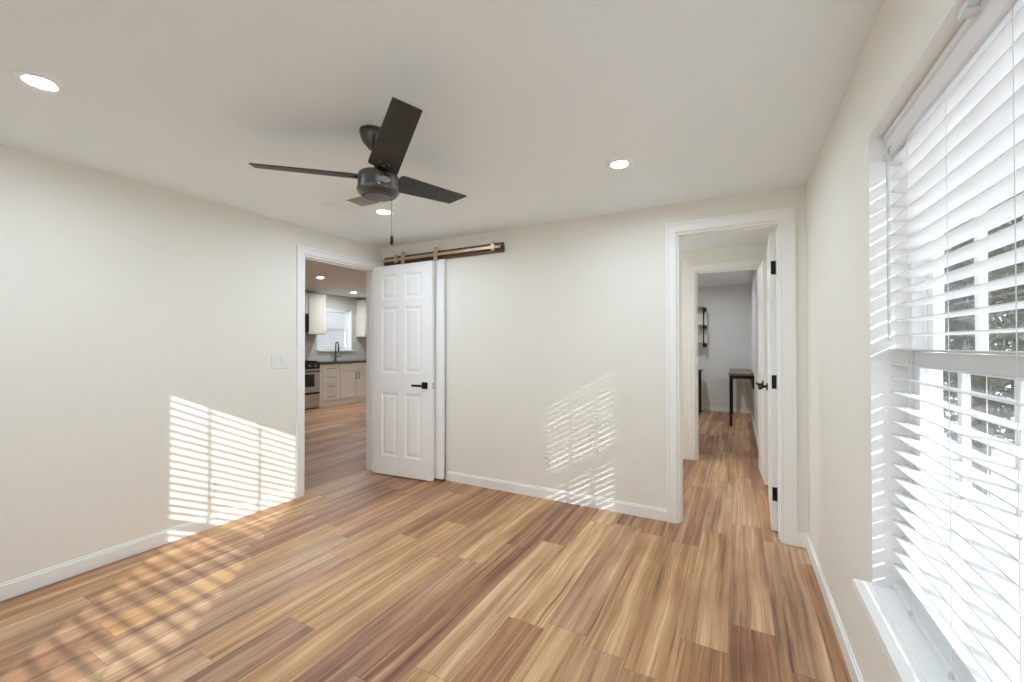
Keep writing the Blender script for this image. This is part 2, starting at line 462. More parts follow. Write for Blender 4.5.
# ------------------------------------------------------------------ windows and blinds
# local frame: X along the opening, Y outwards through the wall, Z up
def window(name, origin, rz, wd, z0, z1, lites, label, meet, recess_trim=True, sill_over=0.05, apron=True):
    t = thing(name, label, 'window', (origin[0], origin[1], z0), rz, kind='structure')
    h = z1 - z0; zm = meet - z0
    fr = MB()
    fr.box(0, wd, 0.155, 0.16 + 0.01, -0.002, 0.02)
    for x0, x1, a, b in ((0, 0.035, 0, h), (wd - 0.035, wd, 0, h), (0, wd, h - 0.035, h), (0, wd, 0, 0.030)):
        fr.box(x0, x1, 0.095, 0.165, a, b)
    for x in (0.035, wd - 0.035 - 0.006): fr.box(x, x + 0.006, 0.122, 0.130, 0.03, h - 0.035)
    fr.build('window_frame', M['vinyl'], t, bevel=0.002)

    def sash(nm, y0, y1, a, b, st=0.048, gl=None):
        s = MB(); xa, xb = 0.037, wd - 0.037
        s.box(xa, xa + st, y0, y1, a, b); s.box(xb - st, xb, y0, y1, a, b)
        s.box(xa + st, xb - st, y0, y1, a, a + 0.042); s.box(xa + st, xb - st, y0, y1, b - 0.045, b)
        ym = (y0 + y1) / 2
        for k in range(1, lites):
            x = xa + st + (xb - xa - 2 * st) * k / lites
            s.box(x - 0.012, x + 0.012, ym - 0.008, ym + 0.008, a + 0.042, b - 0.045)
        so = s.build(nm, M['vinyl'], t, bevel=0.002)
        g = MB(); g.box(xa + st - 0.005, xb - st + 0.005, ym - 0.002, ym + 0.002, a + 0.037, b - 0.04)
        g.build('pane', M['glass'], so)
        return so
    sash('lower_sash', 0.098, 0.122, 0.030, zm + 0.022)
    sash('upper_sash', 0.130, 0.154, zm - 0.022, h - 0.035)
    si = MB()
    si.box(-0.012, wd + 0.012, -sill_over, -0.0005, -0.026, 0.004); si.box(0.0045, wd - 0.0045, -0.0005, 0.097, 0.0008, 0.004)
    si.build('window_sill', M['trim'], t, bevel=0.005)
    ln = MB()
    for a in ((-0.001, 0.004, 0, 0.095, 0, h), (wd - 0.004, wd + 0.001, 0, 0.095, 0, h), (0, wd, 0, 0.095, h - 0.004, h + 0.001)): ln.box(*a)
    ln.build('window_reveal', M['trim'], t)
    return t


def blind(origin, rz, wd, z0, z1, label, pitch=0.0459, width=0.060, tilt=-10.0, cords=(), y0=0.033, wand=None, jitter=1.5, valance=0.085, seed=3, brackets=False, tape=0.0008, back_cord=True):
    """horizontal slat blind hung inside the reveal. tilt > 0 lifts the outer edge of each slat"""
    rng = random.Random(seed)
    t = thing('window_blind', label, 'window blind', (origin[0], origin[1], z0), rz)
    h = z1 - z0; a, b = 0.008, wd - 0.008
    hr = MB(); hr.box(a, b, y0 + 0.006, y0 + 0.056, h - 0.052, h - 0.004); hr.build('headrail', M['slat'], t, bevel=0.002)
    va = MB()
    prof = [(0.0, 0.0), (-0.004, 0.004), (-0.004, 0.016), (0.001, 0.022), (0.001, valance - 0.026), (-0.005, valance - 0.020), (-0.005, valance - 0.004), (0.0, valance), (0.006, valance), (0.006, 0.0)]
    va.loops([[Vector((x, y0 + p[0] - 0.004, h - 0.006 - valance + p[1])) for p in prof] for x in (a, b)])
    va.build('valance', M['slat'], t)
    yc = y0 + 0.004 + width / 2
    sl = MB(); n = 0
    z = h - 0.006 - valance - 0.018
    while z > 0.062:
        tl = math.radians(tilt + rng.uniform(-jitter, jitter)); dz = rng.uniform(-0.0012, 0.0012)
        sag = rng.uniform(0, 0.001)
        rings = []
        for x in (a, a + (b - a) * 0.5, b):
            ring = []
            for q, th in ((-1, 0.0013), (-0.5, 0.0016), (0, 0.0016), (0.5, 0.0016), (1, 0.0013), (1, -0.0013), (0.5, -0.0016), (0, -0.0016), (-0.5, -0.0016), (-1, -0.0013)):
                yy = q * width / 2; zz = th + 0.0012 * (1 - q * q)
                c, s = math.cos(tl), math.sin(tl)
                ring.append(Vector((x, yc + yy * c - zz * s, z + dz + yy * s + zz * c - (sag if a < x < b else 0))))
            rings.append(ring)
        sl.loops(rings); z -= pitch; n += 1
    sl.build('slats', M['slat'], t)
    br = MB(); br.box(a, b, yc - 0.030, yc + 0.030, 0.014, 0.034); bro = br.build('bottom_rail', M['slat'], t, bevel=0.003)
    for x in cords:
        for nm, y in (('ladder_cord', yc - width / 2 - 0.002), ('ladder_cord', yc + width / 2 + 0.002))[:2 if back_cord else 1]:
            MB().tube([(x, y, 0.03), (x, y, h - 0.05)], tape, 5).build(nm, M['cord'], t)
        MB().lathe([(0.008, 0), (0.009, 0.003), (0.006, 0.006)], 12, Matrix.Translation((x, yc - 0.031, 0.024)) @ Matrix.Rotation(PI / 2, 4, 'X')).build('cord_button', M['clear'], bro)
    if wand is not None:
        x, zl = wand
        wm = MB(); wm.tube([(x, y0 - 0.012, zl - z0), (x, y0 - 0.012, h - 0.075)], 0.0042, 6)
        wm.tube([(x, y0 - 0.012, h - 0.076), (x, y0 + 0.0, h - 0.060)], 0.002, 6)
        wm.build('tilt_wand', M['clear'], t, smooth=True)
    if brackets:
        bm_ = MB()
        for x in brackets:
            bm_.box(x - 0.016, x + 0.016, y0 - 0.030, y0 - 0.010, h - 0.020, h - 0.004); bm_.box(x - 0.010, x + 0.010, y0 - 0.034, y0 - 0.006, h - 0.030, h - 0.020)
        bm_.build('bracket', M['slat'], t, bevel=0.002)
    return t


window('window_1', (R, WR[1]), -PI / 2, WR[1] - WR[0], WR[2], WR[3], 3, 'large white sash window in the right wall', 1.232)
blind((R, WR[1]), -PI / 2, WR[1] - WR[0], WR[2], WR[3], 'white slatted blind filling the big window on the right wall', tilt=-5.0, y0=0.045, width=0.058,
      cords=(0.183, 0.441, 0.712), wand=(0.066, 1.29), jitter=3.2, brackets=(0.62,))
window('window_2', (WB[1], REAR), PI, WB[1] - WB[0], WB[2], WB[3], 1, 'sunlit sash window in the wall behind the camera', 1.232)
blind((WB[1], REAR), PI, WB[1] - WB[0], WB[2], WB[3], 'white slatted blind on the window behind the camera', tilt=12.0, pitch=0.0485, width=0.055,
      cords=(0.436, 0.736), jitter=1.0, seed=5, tape=0.009, back_cord=False)
window('window_3', (KX0, WK[0]), PI / 2, WK[1] - WK[0], WK[2], WK[3], 2, 'small bright window above the kitchen sink', 1.62)
blind((KX0, WK[0]), PI / 2, WK[1] - WK[0] - 0.14, WK[2], WK[3], 'small white slatted blind above the kitchen sink', tilt=-52.0, width=0.05, cords=(0.2, 0.62), jitter=1.0, seed=9, valance=0.06)


# ------------------------------------------------------------------ doors
def panel_door(name, label, loc, rz, wd, ht, cols, rows, th=0.038):
    """six-panel slab. local: hinge edge at x=0, width along +X, face at y=0 and back at y=th"""
    t = thing(name, label, 'door', loc, rz, kind='structure')
    bm = bmesh.new()
    xs = [0]; [xs.extend(c) for c in cols]; xs.append(wd)
    zs = [0]; [zs.extend(r) for r in rows]; zs.append(ht)
    pc = {(i * 2 + 1, j * 2 + 1) for i in range(len(cols)) for j in range(len(rows))}
    for side in (0, 1):
        def P(x, z, d): return bm.verts.new((x, d if side == 0 else th - d, z))
        for i in range(len(xs) - 1):
            for j in range(len(zs) - 1):
                x0, x1, z0, z1 = xs[i], xs[i + 1], zs[j], zs[j + 1]
                if (i, j) not in pc:
                    bm.faces.new((P(x0, z0, 0), P(x1, z0, 0), P(x1, z1, 0), P(x0, z1, 0))); continue
                prev = None
                for off, d in ((0, 0), (0.006, 0.0055), (0.018, 0.007), (0.026, 0.0065), (0.044, 0.0012), (0.046, 0.001)):
                    ring = [P(x0 + off, z0 + off, d), P(x1 - off, z0 + off, d), P(x1 - off, z1 - off, d), P(x0 + off, z1 - off, d)]
                    if prev:
                        for k in range(4): bm.faces.new((prev[k], prev[(k + 1) % 4], ring[(k + 1) % 4], ring[k]))
                    prev = ring
                bm.faces.new(prev)
    for a, b in (((0, 0), (wd, 0)), ((wd, 0), (wd, ht)), ((wd, ht), (0, ht)), ((0, ht), (0, 0))):
        bm.faces.new([bm.verts.new(p) for p in ((a[0], 0, a[1]), (b[0], 0, b[1]), (b[0], th, b[1]), (a[0], th, a[1]))])
    bmesh.ops.remove_doubles(bm, verts=bm.verts, dist=1e-5)
    mb = MB(); mb.bm.free(); mb.bm = bm
    mb.build('door_slab', M['door'], t)
    return t


def lever(parent, x, z, y, side, toward, drop=0.0):
    """square black rose with a straight lever; side = -1 the lever is on the -Y face, toward = lever direction along X"""
    m = MB(); s = side
    m.box(x - 0.031, x + 0.031, *sorted((y, y + s * 0.010)), z - 0.031, z + 0.031)
    m.tube([(x, y + s * 0.008, z), (x, y + s * 0.045, z)], 0.009, 12)
    m.box(*sorted((x - toward * 0.010, x + toward * 0.120)), *sorted((y + s * 0.038, y + s * 0.050)), z - 0.010, z + 0.010)
    return m.build('door_handle', M['black'], parent, bevel=0.002)


ROWS = ((0.185, 0.800), (0.995, 1.635), (1.715, 1.955))
# kitchen door: hinged at the corner end of the doorway, swung against the back wall
ang = math.atan2(3.090 - 3.035, -2.510 + 3.212)
d1 = panel_door('door_1', 'white six-panel door standing open against the back wall', (-3.212, 3.035, 0.012), ang, 0.708, 2.045, ((0.118, 0.308), (0.400, 0.590)), ROWS)
lever(d1, 0.708 - 0.078, 0.885, 0.0, -1, -1)
mm = MB(); mm.box(0.7075, 0.7095, 0.006, 0.029, 0.855, 0.915); mm.build('latch_plate', M['plate'], d1)
mm = MB(); mm.box(0.7090, 0.7100, 0.010, 0.025, 0.893, 0.906); mm.box(0.7090, 0.7100, 0.010, 0.025, 0.864, 0.877); mm.build('latch_bolt', M['black'], d1)
# hall door: hinged on the right jamb of the hall doorway, swung into the hall, seen nearly edge-on
a2 = math.atan2(4.03 - 3.37, 0.214 - 0.196)
d2 = panel_door('door_2', 'white door with black hinges swung open into the hall', (0.236, 3.368, 0.012), a2, 0.66, 2.03, ((0.11, 0.29), (0.37, 0.55)), ROWS)
# local +Y of this door points to -X (towards the hall)
mm = MB()
mm.lathe([(0.0315, 0), (0.0315, 0.006), (0.026, 0.010), (0.011, 0.012), (0.011, 0.034), (0.020, 0.040), (0.027, 0.050), (0.026, 0.062), (0.016, 0.068)], 20, Matrix.Translation((0.595, 0.038, 0.925)) @ Matrix.Rotation(-PI / 2, 4, 'X'))
mm.tube([(0.595, 0.035 + 0.052, 0.925), (0.545, 0.035 + 0.056, 0.925), (0.515, 0.035 + 0.052, 0.918)], 0.009, 8)
mm.build('door_handle', M['black'], d2, smooth=True)
for zc in (1.79, 1.01, 0.248):
    mm = MB()
    out = [(0.010 * math.cos(q) + (0.0 if 0 else 0), 0) for q in ()]
    mm.box(-0.003, 0.0, 0.004, 0.031, zc - 0.046, zc + 0.046)
    mm.lathe([(0.006, zc - 0.050), (0.0065, zc - 0.048), (0.0065, zc + 0.048), (0.006, zc + 0.050)], 12, Matrix.Translation((-0.006, -0.004, 0)))
    mm.build('hinge', M['black'], d2, bevel=0.0012)
# far door, swung back into the hall from the far doorway
a3 = math.atan2(4.40 - 4.985, 0.203 - 0.178)
d3 = panel_door('door_3', 'white panelled door of the far room swung back into the hall', (0.184, 5.02, 0.012), a3, 0.60, 2.03, ((0.10, 0.26), (0.34, 0.50)), ROWS)
lever(d3, 0.54, 0.90, 0.0, -1, -1)

# sliding door on the brass track
t = thing('door_4', 'plain white sliding door hanging behind the open six-panel door', 'sliding door', (-2.80, 3.19, 0.0), 0, kind='structure')
mm = MB(); mm.loops([[(x, y + dy, z) for x, y in ((-3.185, 3.160), (-2.432, 3.160), (-2.432, 3.192), (-3.185, 3.192))] for z, dy in ((0.020, -0.006), (2.088, 0.012))]); mm.build('door_slab', M['door'], t, bevel=0.002, world=True)
mm = MB()
for x in (-2.925, -2.515):
    mm.box(x - 0.021, x + 0.021, 3.150, 3.156, 2.075, 2.204); mm.box(x - 0.021, x + 0.021, 3.150, 3.174, 2.198, 2.204)
    mm.lathe([(0.020, -0.008), (0.024, -0.006), (0.024, 0.006), (0.020, 0.008)], 24, Matrix.Translation((x, 3.162, 2.174)) @ Matrix.Rotation(PI / 2, 4, 'X'))
    mm.lathe([(0.010, 0), (0.010, 0.010)], 12, Matrix.Translation((x, 3.150, 2.184)) @ Matrix.Rotation(PI / 2, 4, 'X'))
mm.build('track_hanger', M['bronze'], t, world=True, bevel=0.001)
# the track
t = thing('sliding_door_track', 'brass rail on a dark wooden board above the sliding door', 'door track', (-2.5, 3.2, 2.09))
mm = MB(); mm.box(-3.215, -1.800, 3.192, 3.2155, 2.094, 2.178); mm.build('backing_board', M['board'], t, bevel=0.002, world=True)
mm = MB(); mm.box(-3.208, -1.812, 3.158, 3.166, 2.124, 2.150); mm.build('rail', M['bronze'], t, bevel=0.0015, world=True)
for x in (-3.19, -2.785, -2.30, -1.836):
    mm = MB(); mm.tube([(x, 3.192, 2.137), (x, 3.152, 2.137)], 0.009, 12)
    mm.lathe([(0.013, 0.0), (0.013, 0.006), (0.008, 0.010)], 12, Matrix.Translation((x, 3.157, 2.137)) @ Matrix.Rotation(PI / 2, 4, 'X'))
    mm.build('rail_bolt', M['bronze'], t, world=True, smooth=True)
for x in (-3.02, -1.885):
    mm = MB(); mm.box(x - 0.017, x + 0.017, 3.150, 3.176, 2.108, 2.172); mm.box(x - 0.011, x + 0.011, 3.147, 3.178, 2.172, 2.184)
    mm.build('end_stop', M['bronze'], t, world=True, bevel=0.003)

# ------------------------------------------------------------------ ceiling fan
FX, FY = -1.515, 1.434
fan = thing('ceiling_fan', 'dark three-blade ceiling fan hanging from the bedroom ceiling', 'ceiling fan', (FX, FY, H))
mm = MB(); mm.lathe([(0.012, -0.086), (0.022, -0.084), (0.027, -0.076), (0.040, -0.063), (0.051, -0.047), (0.0575, -0.030), (0.0595, -0.018), (0.0575, -0.016), (0.0575, -0.013), (0.062, -0.011), (0.062, 0.0)], 40)
mm.build('canopy', M['fan'], fan, smooth=True)
HX, HY = 0.022, 0.012                          # the fan hangs a touch out of plumb
mm = MB(); mm.tube([(0, 0, -0.070), (HX, HY, -0.210)], 0.0125, 16); mm.build('downrod', M['fan'], fan, smooth=True)
hm = Matrix.Translation((HX, HY, 0.019)) @ Matrix.Scale(1.036, 4)
mm = MB(); mm.lathe([(0.060, -0.318), (0.0615, -0.314), (0.068, -0.312), (0.070, -0.316), (0.080, -0.313), (0.089, -0.303), (0.094, -0.294), (0.094, -0.286), (0.0895, -0.283), (0.0895, -0.247),
                     (0.087, -0.244), (0.087, -0.239), (0.0895, -0.236), (0.0895, -0.226), (0.086, -0.219), (0.075, -0.216), (0.040, -0.213), (0.028, -0.200), (0.022, -0.188)], 56, hm)
hub = mm.build('motor_housing', M['fan'], fan, smooth=True)
mm = MB(); mm.lathe([(0.057, -0.3215), (0.060, -0.319), (0.060, -0.315)], 40, hm); mm.build('bottom_cap', M['fan'], fan, smooth=True)
# pale oval badge on the side of the housing
ba = math.radians(-27); mm = MB(); rings = []
for d in (0.0878, 0.0915):
    ring = []
    for k in range(28):
        q = 2 * PI * k / 28; aa = ba + 0.30 * math.cos(q)
        ring.append(hm @ Vector((d * math.cos(aa), d * math.sin(aa), -0.2660 + 0.0135 * math.sin(q))))
    rings.append(ring)
mm.loops(rings); mm.build('badge', M['badge'], hub, smooth=True)
for deg, cm, cp, pt in ((-32, -0.033, -0.022, 16), (83, 0.004, -0.038, 16), (208, -0.010, -0.050, 12)):
    u = Vector((math.cos(math.radians(deg)), math.sin(math.radians(deg)), 0))
    root = Vector((HX, HY, -0.218)) + u * 0.05; tip = u * 0.606 + Vector((0, 0, -0.156))
    ax = (tip - root).normalized(); ln = (tip - root).length
    side = Vector((0, 0, 1)).cross(ax).normalized(); nz = ax.cross(side)
    mx = Matrix.Translation(root) @ Matrix(((ax.x, side.x, nz.x, 0), (ax.y, side.y, nz.y, 0), (ax.z, side.z, nz.z, 0), (0, 0, 0, 1))) @ Matrix.Rotation(math.radians(-pt), 4, 'X')
    out = [(0.045, -0.060), (0.052, -0.066), (0.07, -0.067), (ln + cm, -0.054), (ln + cp, 0.054), (0.07, 0.067), (0.052, 0.066), (0.045, 0.060)]
    mm = MB(); mm.prism(out, -0.003, 0.003, mx); bl = mm.build('blade', M['blade'], fan, bevel=0.001)
    mm = MB(); mm.prism([(0.030, -0.022), (0.110, -0.030), (0.125, -0.022), (0.125, 0.022), (0.110, 0.030), (0.030, 0.022)], 0.003, 0.007, mx)
    mm.prism([(0.010, -0.020), (0.060, -0.022), (0.060, 0.022), (0.010, 0.020)], -0.010, 0.004, mx)
    mm.build('blade_iron', M['black'], fan, bevel=0.001)
    mm = MB()
    for sx, sy in ((0.078, 0.0), (0.102, -0.020), (0.102, 0.020)):
        mm.lathe([(0.0045, -0.0055), (0.0065, -0.0042), (0.0065, -0.003)], 10, mx @ Matrix.Translation((sx, sy, 0)))
    mm.build('screw', M['chain'] if deg == -32 else M['black'], bl)
cx, cy = HX + 0.057, HY + 0.029
mm = MB(); mm.tube([(cx, cy, -0.497), (cx, cy, -0.300)], 0.0012, 6)
for k in range(48): mm.lathe([(0.0008, -0.0016), (0.0018, 0), (0.0008, 0.0016)], 6, Matrix.Translation((cx, cy, -0.494 + 0.004 * k)))
ch = mm.build('pull_chain', M['chain'], fan)
mm = MB(); mm.lathe([(0.003, -0.539), (0.0065, -0.535), (0.0078, -0.526), (0.0075, -0.508), (0.005, -0.498), (0.002, -0.494)], 16, Matrix.Translation((cx, cy, 0)))
mm.build('chain_fob', M['black'], ch, smooth=True)


# ------------------------------------------------------------------ recessed lights
def recessed(loc, label, group, lens='lamp', r=0.043, ring=0.074):
    t = thing('recessed_light', label, 'ceiling light', loc, 0, group)
    mm = MB(); rings = []
    for rr, z in ((r, 0.010), (r, -0.002), (r + 0.006, -0.005), (ring - 0.004, -0.004), (ring, 0.0), (ring, 0.010)):
        rings.append([Vector((rr * math.cos(2 * PI * i / 40), rr * math.sin(2 * PI * i / 40), z)) for i in range(40)])
    mm.loops(rings, cap=False); mm.build('trim_ring', M['trim'], t, smooth=True)
    mm = MB(); mm.lathe([(r - 0.0005, -0.001), (r - 0.0005, 0.006)], 32); mm.build('lens', M[lens], t)
    return t


g = 'recessed lights in the bedroom ceiling'
l0 = recessed((-2.355, 0.556, H), 'lit recessed light nearest the left end of the ceiling, left of the fan', g)
copy_thing(l0, (-0.577, 2.351, H), 'lit recessed light between the fan and the hall doorway')
copy_thing(l0, (-2.364, 2.342, H), 'lit recessed light just beyond the fan, above the sliding-door track')
copy_thing(l0, (-0.577, 0.556, H), 'lit recessed light overhead, nearest the window')
g = 'recessed lights in the kitchen ceiling'
k0 = recessed((-6.21, 4.71, KH), 'lit kitchen ceiling light nearer the doorway', g, 'lamp_bright')
copy_thing(k0, (-7.33, 6.39, KH), 'lit kitchen ceiling light nearer the small window')
copy_thing(k0, (-5.0, 6.4, KH), 'added unseen kitchen ceiling light beyond the open white door')  # extra lamp out of view, added to light the cabinet fronts
hl = recessed((-1.6, 4.2, HH), 'added unseen hall ceiling light left of the hall doorway', 'added ceiling lights of the hall and far room', 'lamp_bright')  # unseen lamp added to brighten the hall walls
recessed((-0.86, 7.5, RH), 'added unseen ceiling light in the far room', 'added ceiling lights of the hall and far room', 'lamp_bright')  # unseen lamp added to lift the far room's wall

# ------------------------------------------------------------------ ceiling register
t = thing('ceiling_vent', 'white two-way air vent in the ceiling behind the fan', 'air vent', (-2.40, 2.088, H))
mm = MB(); x0, x1, y0, y1 = -0.205, 0.205, -0.095, 0.095
for a in ((x0, x1, y0, y0 + 0.018), (x0, x1, y1 - 0.018, y1), (x0, x0 + 0.018, y0, y1), (x1 - 0.018, x1, y0, y1), (-0.006, 0.006, y0, y1)): mm.box(*a, -0.007, 0.0)
mm.build('vent_frame', M['trim'], t, bevel=0.002)
mm = MB(); mm.box(x0 + 0.01, x1 - 0.01, y0 + 0.01, y1 - 0.01, -0.0012, -0.0004); mm.build('vent_back', M['slot'], t)
for nm, xa, xb, sg in (('louver_bank', x0 + 0.018, -0.006, -1), ('louver_bank', 0.006, x1 - 0.018, 1)):
    mm = MB(); n = 15
    for k in range(n):
        xc = xa + (xb - xa) * (k + 0.5) / n
        mm.box(-0.0065, 0.0065, y0 + 0.018, y1 - 0.018, -0.0006, 0.0006, Matrix.Translation((xc, 0, -0.0055)) @ Matrix.Rotation(sg * math.radians(38), 4, 'Y'))
    mm.build(nm, M['trim'], t)

# ------------------------------------------------------------------ switch and outlets
t = thing('light_switch', 'white double light switch on the left wall beside the kitchen doorway', 'light switch', (L, 2.100, 1.15))
mm = MB(); mm.box(0, 0.006, -0.068, 0.068, -0.060, 0.060); mm.build('switch_plate', M['plate'], t, bevel=0.0025)
for y in (-0.024, 0.024):
    mm = MB(); mm.box(0.005, 0.0095, y - 0.0165, y + 0.0165, -0.034, 0.034, Matrix.Rotation(math.radians(2), 4, 'Y')); mm.build('rocker', M['plate'], t, bevel=0.0015)


def outlet(loc, rz, label):
    t = thing('wall_outlet', label, 'outlet', loc, rz, 'white wall outlets in the bedroom')
    mm = MB(); mm.box(0, 0.006, -0.037, 0.037, -0.060, 0.060); mm.build('outlet_plate', M['plate'], t, bevel=0.0025)
    for z in (-0.021, 0.021):
        mm = MB(); mm.box(0.005, 0.0085, -0.0165, 0.0165, z - 0.014, z + 0.014); so = mm.build('socket', M['plate'], t, bevel=0.003)
        mm = MB()
        for y in (-0.006, 0.006): mm.box(0.0083, 0.0090, y - 0.001, y + 0.001, z - 0.002, z + 0.007)
        mm.box(0.0083, 0.0090, -0.002, 0.002, z - 0.010, z - 0.006); mm.build('slot', M['slot'], so)
    return t


outlet((L, 1.620, 0.275), 0, 'white outlet low on the left wall in the striped sunlight')
outlet((-1.395, D, 0.322), -PI / 2, 'white outlet low on the back wall between the two doorways')

# ------------------------------------------------------------------ kitchen
CX = -7.50                                   # front plane of the base cabinets


def shaker(m, x, y0, y1, z0, z1, rail=0.05, raise_=0.018):
    """shaker front facing +X with a recessed field"""
    m.box(x, x + raise_ * 0.5, y0, y1, z0, z1)
    for a in ((y0, y0 + rail, z0, z1), (y1 - rail, y1, z0, z1), (y0 + rail, y1 - rail, z0, z0 + rail), (y0 + rail, y1 - rail, z1 - rail, z1)):
        m.box(x + raise_ * 0.5, x + raise_, *a)


def pull(parent, x, y, z, length, vertical, world=True):
    m = MB(); h2 = length / 2
    if vertical:
        m.tube([(x + 0.028, y, z - h2), (x + 0.028, y, z + h2)], 0.006, 8)
        for q in (-0.7, 0.7): m.tube([(x, y, z + q * h2), (x + 0.028, y, z + q * h2)], 0.005, 8)
    else:
        m.tube([(x + 0.028, y - h2, z), (x + 0.028, y + h2, z)], 0.006, 8)
        for q in (-0.7, 0.7): m.tube([(x, y + q * h2, z), (x + 0.028, y + q * h2, z)], 0.005, 8)
    o = m.build('handle', M['pull'], None)
    off = o.location.copy(); o.parent = parent; o.location = off - parent.parent.location
    return o


def cab_part(root, name, build_fn):
    m = MB(); build_fn(m); return m.build(name, M['cab'], root, bevel=0.002, world=True)


t = thing('drawer_cabinet', 'cream four-drawer base cabinet beside the range', 'kitchen cabinet', (-7.8, 5.94, 0))
cab_part(t, 'cabinet_body', lambda m: (m.box(-8.09, CX - 0.02, 5.690, 6.172, 0.10, 0.885), m.box(-8.09, CX - 0.02, 5.690, 6.172, 0.0, 0.10)))
for z0, z1 in ((0.715, 0.870), (0.518, 0.702), (0.316, 0.505), (0.118, 0.303)):
    dr = cab_part(t, 'drawer', lambda m: shaker(m, CX - 0.02, 5.755, 6.135, z0, z1, 0.032))
    pull(dr, CX - 0.002, 5.945, (z0 + z1) / 2, 0.20, False)
t = thing('sink_cabinet', 'cream two-door base cabinet under the kitchen sink', 'kitchen cabinet', (-7.8, 6.6, 0))
cab_part(t, 'cabinet_body', lambda m: (m.box(-8.09, CX - 0.02, 6.174, 7.10, 0.10, 0.885), m.box(-8.09, CX - 0.02, 6.174, 7.10, 0.0, 0.10)))
cab_part(t, 'false_drawer', lambda m: shaker(m, CX - 0.02, 6.195, 7.080, 0.715, 0.870, 0.032))
for y0, y1, hy in ((6.195, 6.634, 6.600), (6.640, 7.080, 6.676)):
    dr = cab_part(t, 'cabinet_door', lambda m: shaker(m, CX - 0.02, y0, y1, 0.118, 0.700, 0.055))
    pull(dr, CX - 0.002, hy, 0.60, 0.17, True)
t = thing('corner_cabinet', 'cream base cabinet at the right end of the kitchen counter', 'kitchen cabinet', (-7.8, 7.7, 0))
cab_part(t, 'cabinet_body', lambda m: (m.box(-8.09, CX - 0.02, 7.102, 8.38, 0.10, 0.885), m.box(-8.09, CX - 0.02, 7.102, 8.38, 0.0, 0.10)))
cab_part(t, 'cabinet_door', lambda m: shaker(m, CX - 0.02, 7.125, 7.70, 0.118, 0.870, 0.055))
mm = MB(); mm.box(-8.098, CX + 0.015, 5.672, 6.33, 0.885, 0.925); mm.box(-8.098, -7.98, 6.33, 6.95, 0.885, 0.925); mm.box(-7.58, CX + 0.015, 6.33, 6.95, 0.885, 0.925); mm.box(-8.098, CX + 0.015, 6.95, 8.38, 0.885, 0.925)
tag(mm.build('countertop', M['counter'], bevel=0.004), 'dark stone kitchen countertop over the base cabinets', 'countertop')
mm = MB(); mm.box(-7.978, -7.582, 6.332, 6.948, 0.887, 0.892)
for a in ((-7.978, -7.968, 6.332, 6.948), (-7.592, -7.582, 6.332, 6.948), (-7.968, -7.592, 6.332, 6.342), (-7.968, -7.592, 6.938, 6.948)): mm.box(*a, 0.892, 0.924)
tag(mm.build('kitchen_sink', M['steel'], bevel=0.003), 'steel sink set into the dark kitchen counter', 'sink')
# faucet
t = thing('kitchen_faucet', 'tall dark gooseneck faucet behind the sink', 'faucet', (-8.03, 6.50, 0.925))
mm = MB(); mm.lathe([(0.028, 0), (0.028, 0.012), (0.020, 0.020), (0.019, 0.11), (0.014, 0.125)], 20); mm.build('faucet_base', M['fan'], t, smooth=True)
pts = [(0, 0, 0.10), (0, 0, 0.36)] + [(0.045 - 0.045 * math.cos(q), 0, 0.36 + 0.06 * math.sin(q)) for q in [PI * k / 10 for k in range(1, 11)]] + [(0.09, 0, 0.30)]
mm = MB(); mm.tube(pts, 0.013, 10); mm.tube([(0.09, 0, 0.32), (0.09, 0, 0.21)], 0.018, 10); mm.build('spout', M['fan'], t, smooth=True)
mm = MB(); mm.tube([(0, 0.015, 0.085), (0.01, 0.075, 0.095), (0.03, 0.14, 0.10)], 0.009, 8); mm.build('lever', M['black'], t, smooth=True)
# wall cabinets
t = thing('wall_cabinet', 'cream wall cabinet left of the kitchen window', 'kitchen cabinet', (-7.95, 5.85, 1.50), 0, 'kitchen wall cabinets')
cab_part(t, 'cabinet_body', lambda m: (m.box(-8.095, -7.80, 5.636, 6.055, 1.50, 2.345), m.box(-8.095, -7.785, 5.626, 6.065, 2.305, 2.36)))
cab_part(t, 'cabinet_door', lambda m: shaker(m, -7.80, 5.650, 6.042, 1.515, 2.297, 0.06))
t = thing('wall_cabinet', 'cream wall cabinet over the microwave', 'kitchen cabinet', (-7.95, 5.24, 1.935), 0, 'kitchen wall cabinets')
cab_part(t, 'cabinet_body', lambda m: (m.box(-8.095, -7.80, 4.85, 5.632, 1.935, 2.345), m.box(-8.095, -7.785, 4.85, 5.624, 2.305, 2.36)))
cab_part(t, 'cabinet_door', lambda m: shaker(m, -7.80, 5.245, 5.618, 1.945, 2.297, 0.05))
cab_part(t, 'cabinet_door', lambda m: shaker(m, -7.80, 4.865, 5.238, 1.945, 2.297, 0.05))
t = thing('wall_cabinet', 'pale wall cabinet right of the kitchen window', 'kitchen cabinet', (-7.95, 7.5, 1.48), 0, 'kitchen wall cabinets')
cab_part(t, 'cabinet_body', lambda m: (m.box(-8.095, -7.80, 7.12, 7.90, 1.48, 2.345), m.box(-8.095, -7.785, 7.11, 7.90, 2.305, 2.36)))
cab_part(t, 'cabinet_door', lambda m: shaker(m, -7.80, 7.135, 7.885, 1.495, 2.297, 0.06))
# microwave
t = thing('microwave', 'black microwave mounted above the range', 'microwave', (-7.9, 5.24, 1.51))
mm = MB(); mm.box(-8.095, -7.735, 4.860, 5.602, 1.515, 1.925); mm.build('microwave_body', M['appl_blue'], t, bevel=0.004, world=True)
mm = MB(); mm.box(-7.735, -7.715, 4.865, 5.40, 1.555, 1.885); mm.build('microwave_door', M['appl'], t, bevel=0.003, world=True)
mm = MB(); mm.box(-7.735, -7.718, 5.405, 5.598, 1.555, 1.885); mm.build('control_panel', M['appl'], t, bevel=0.003, world=True)
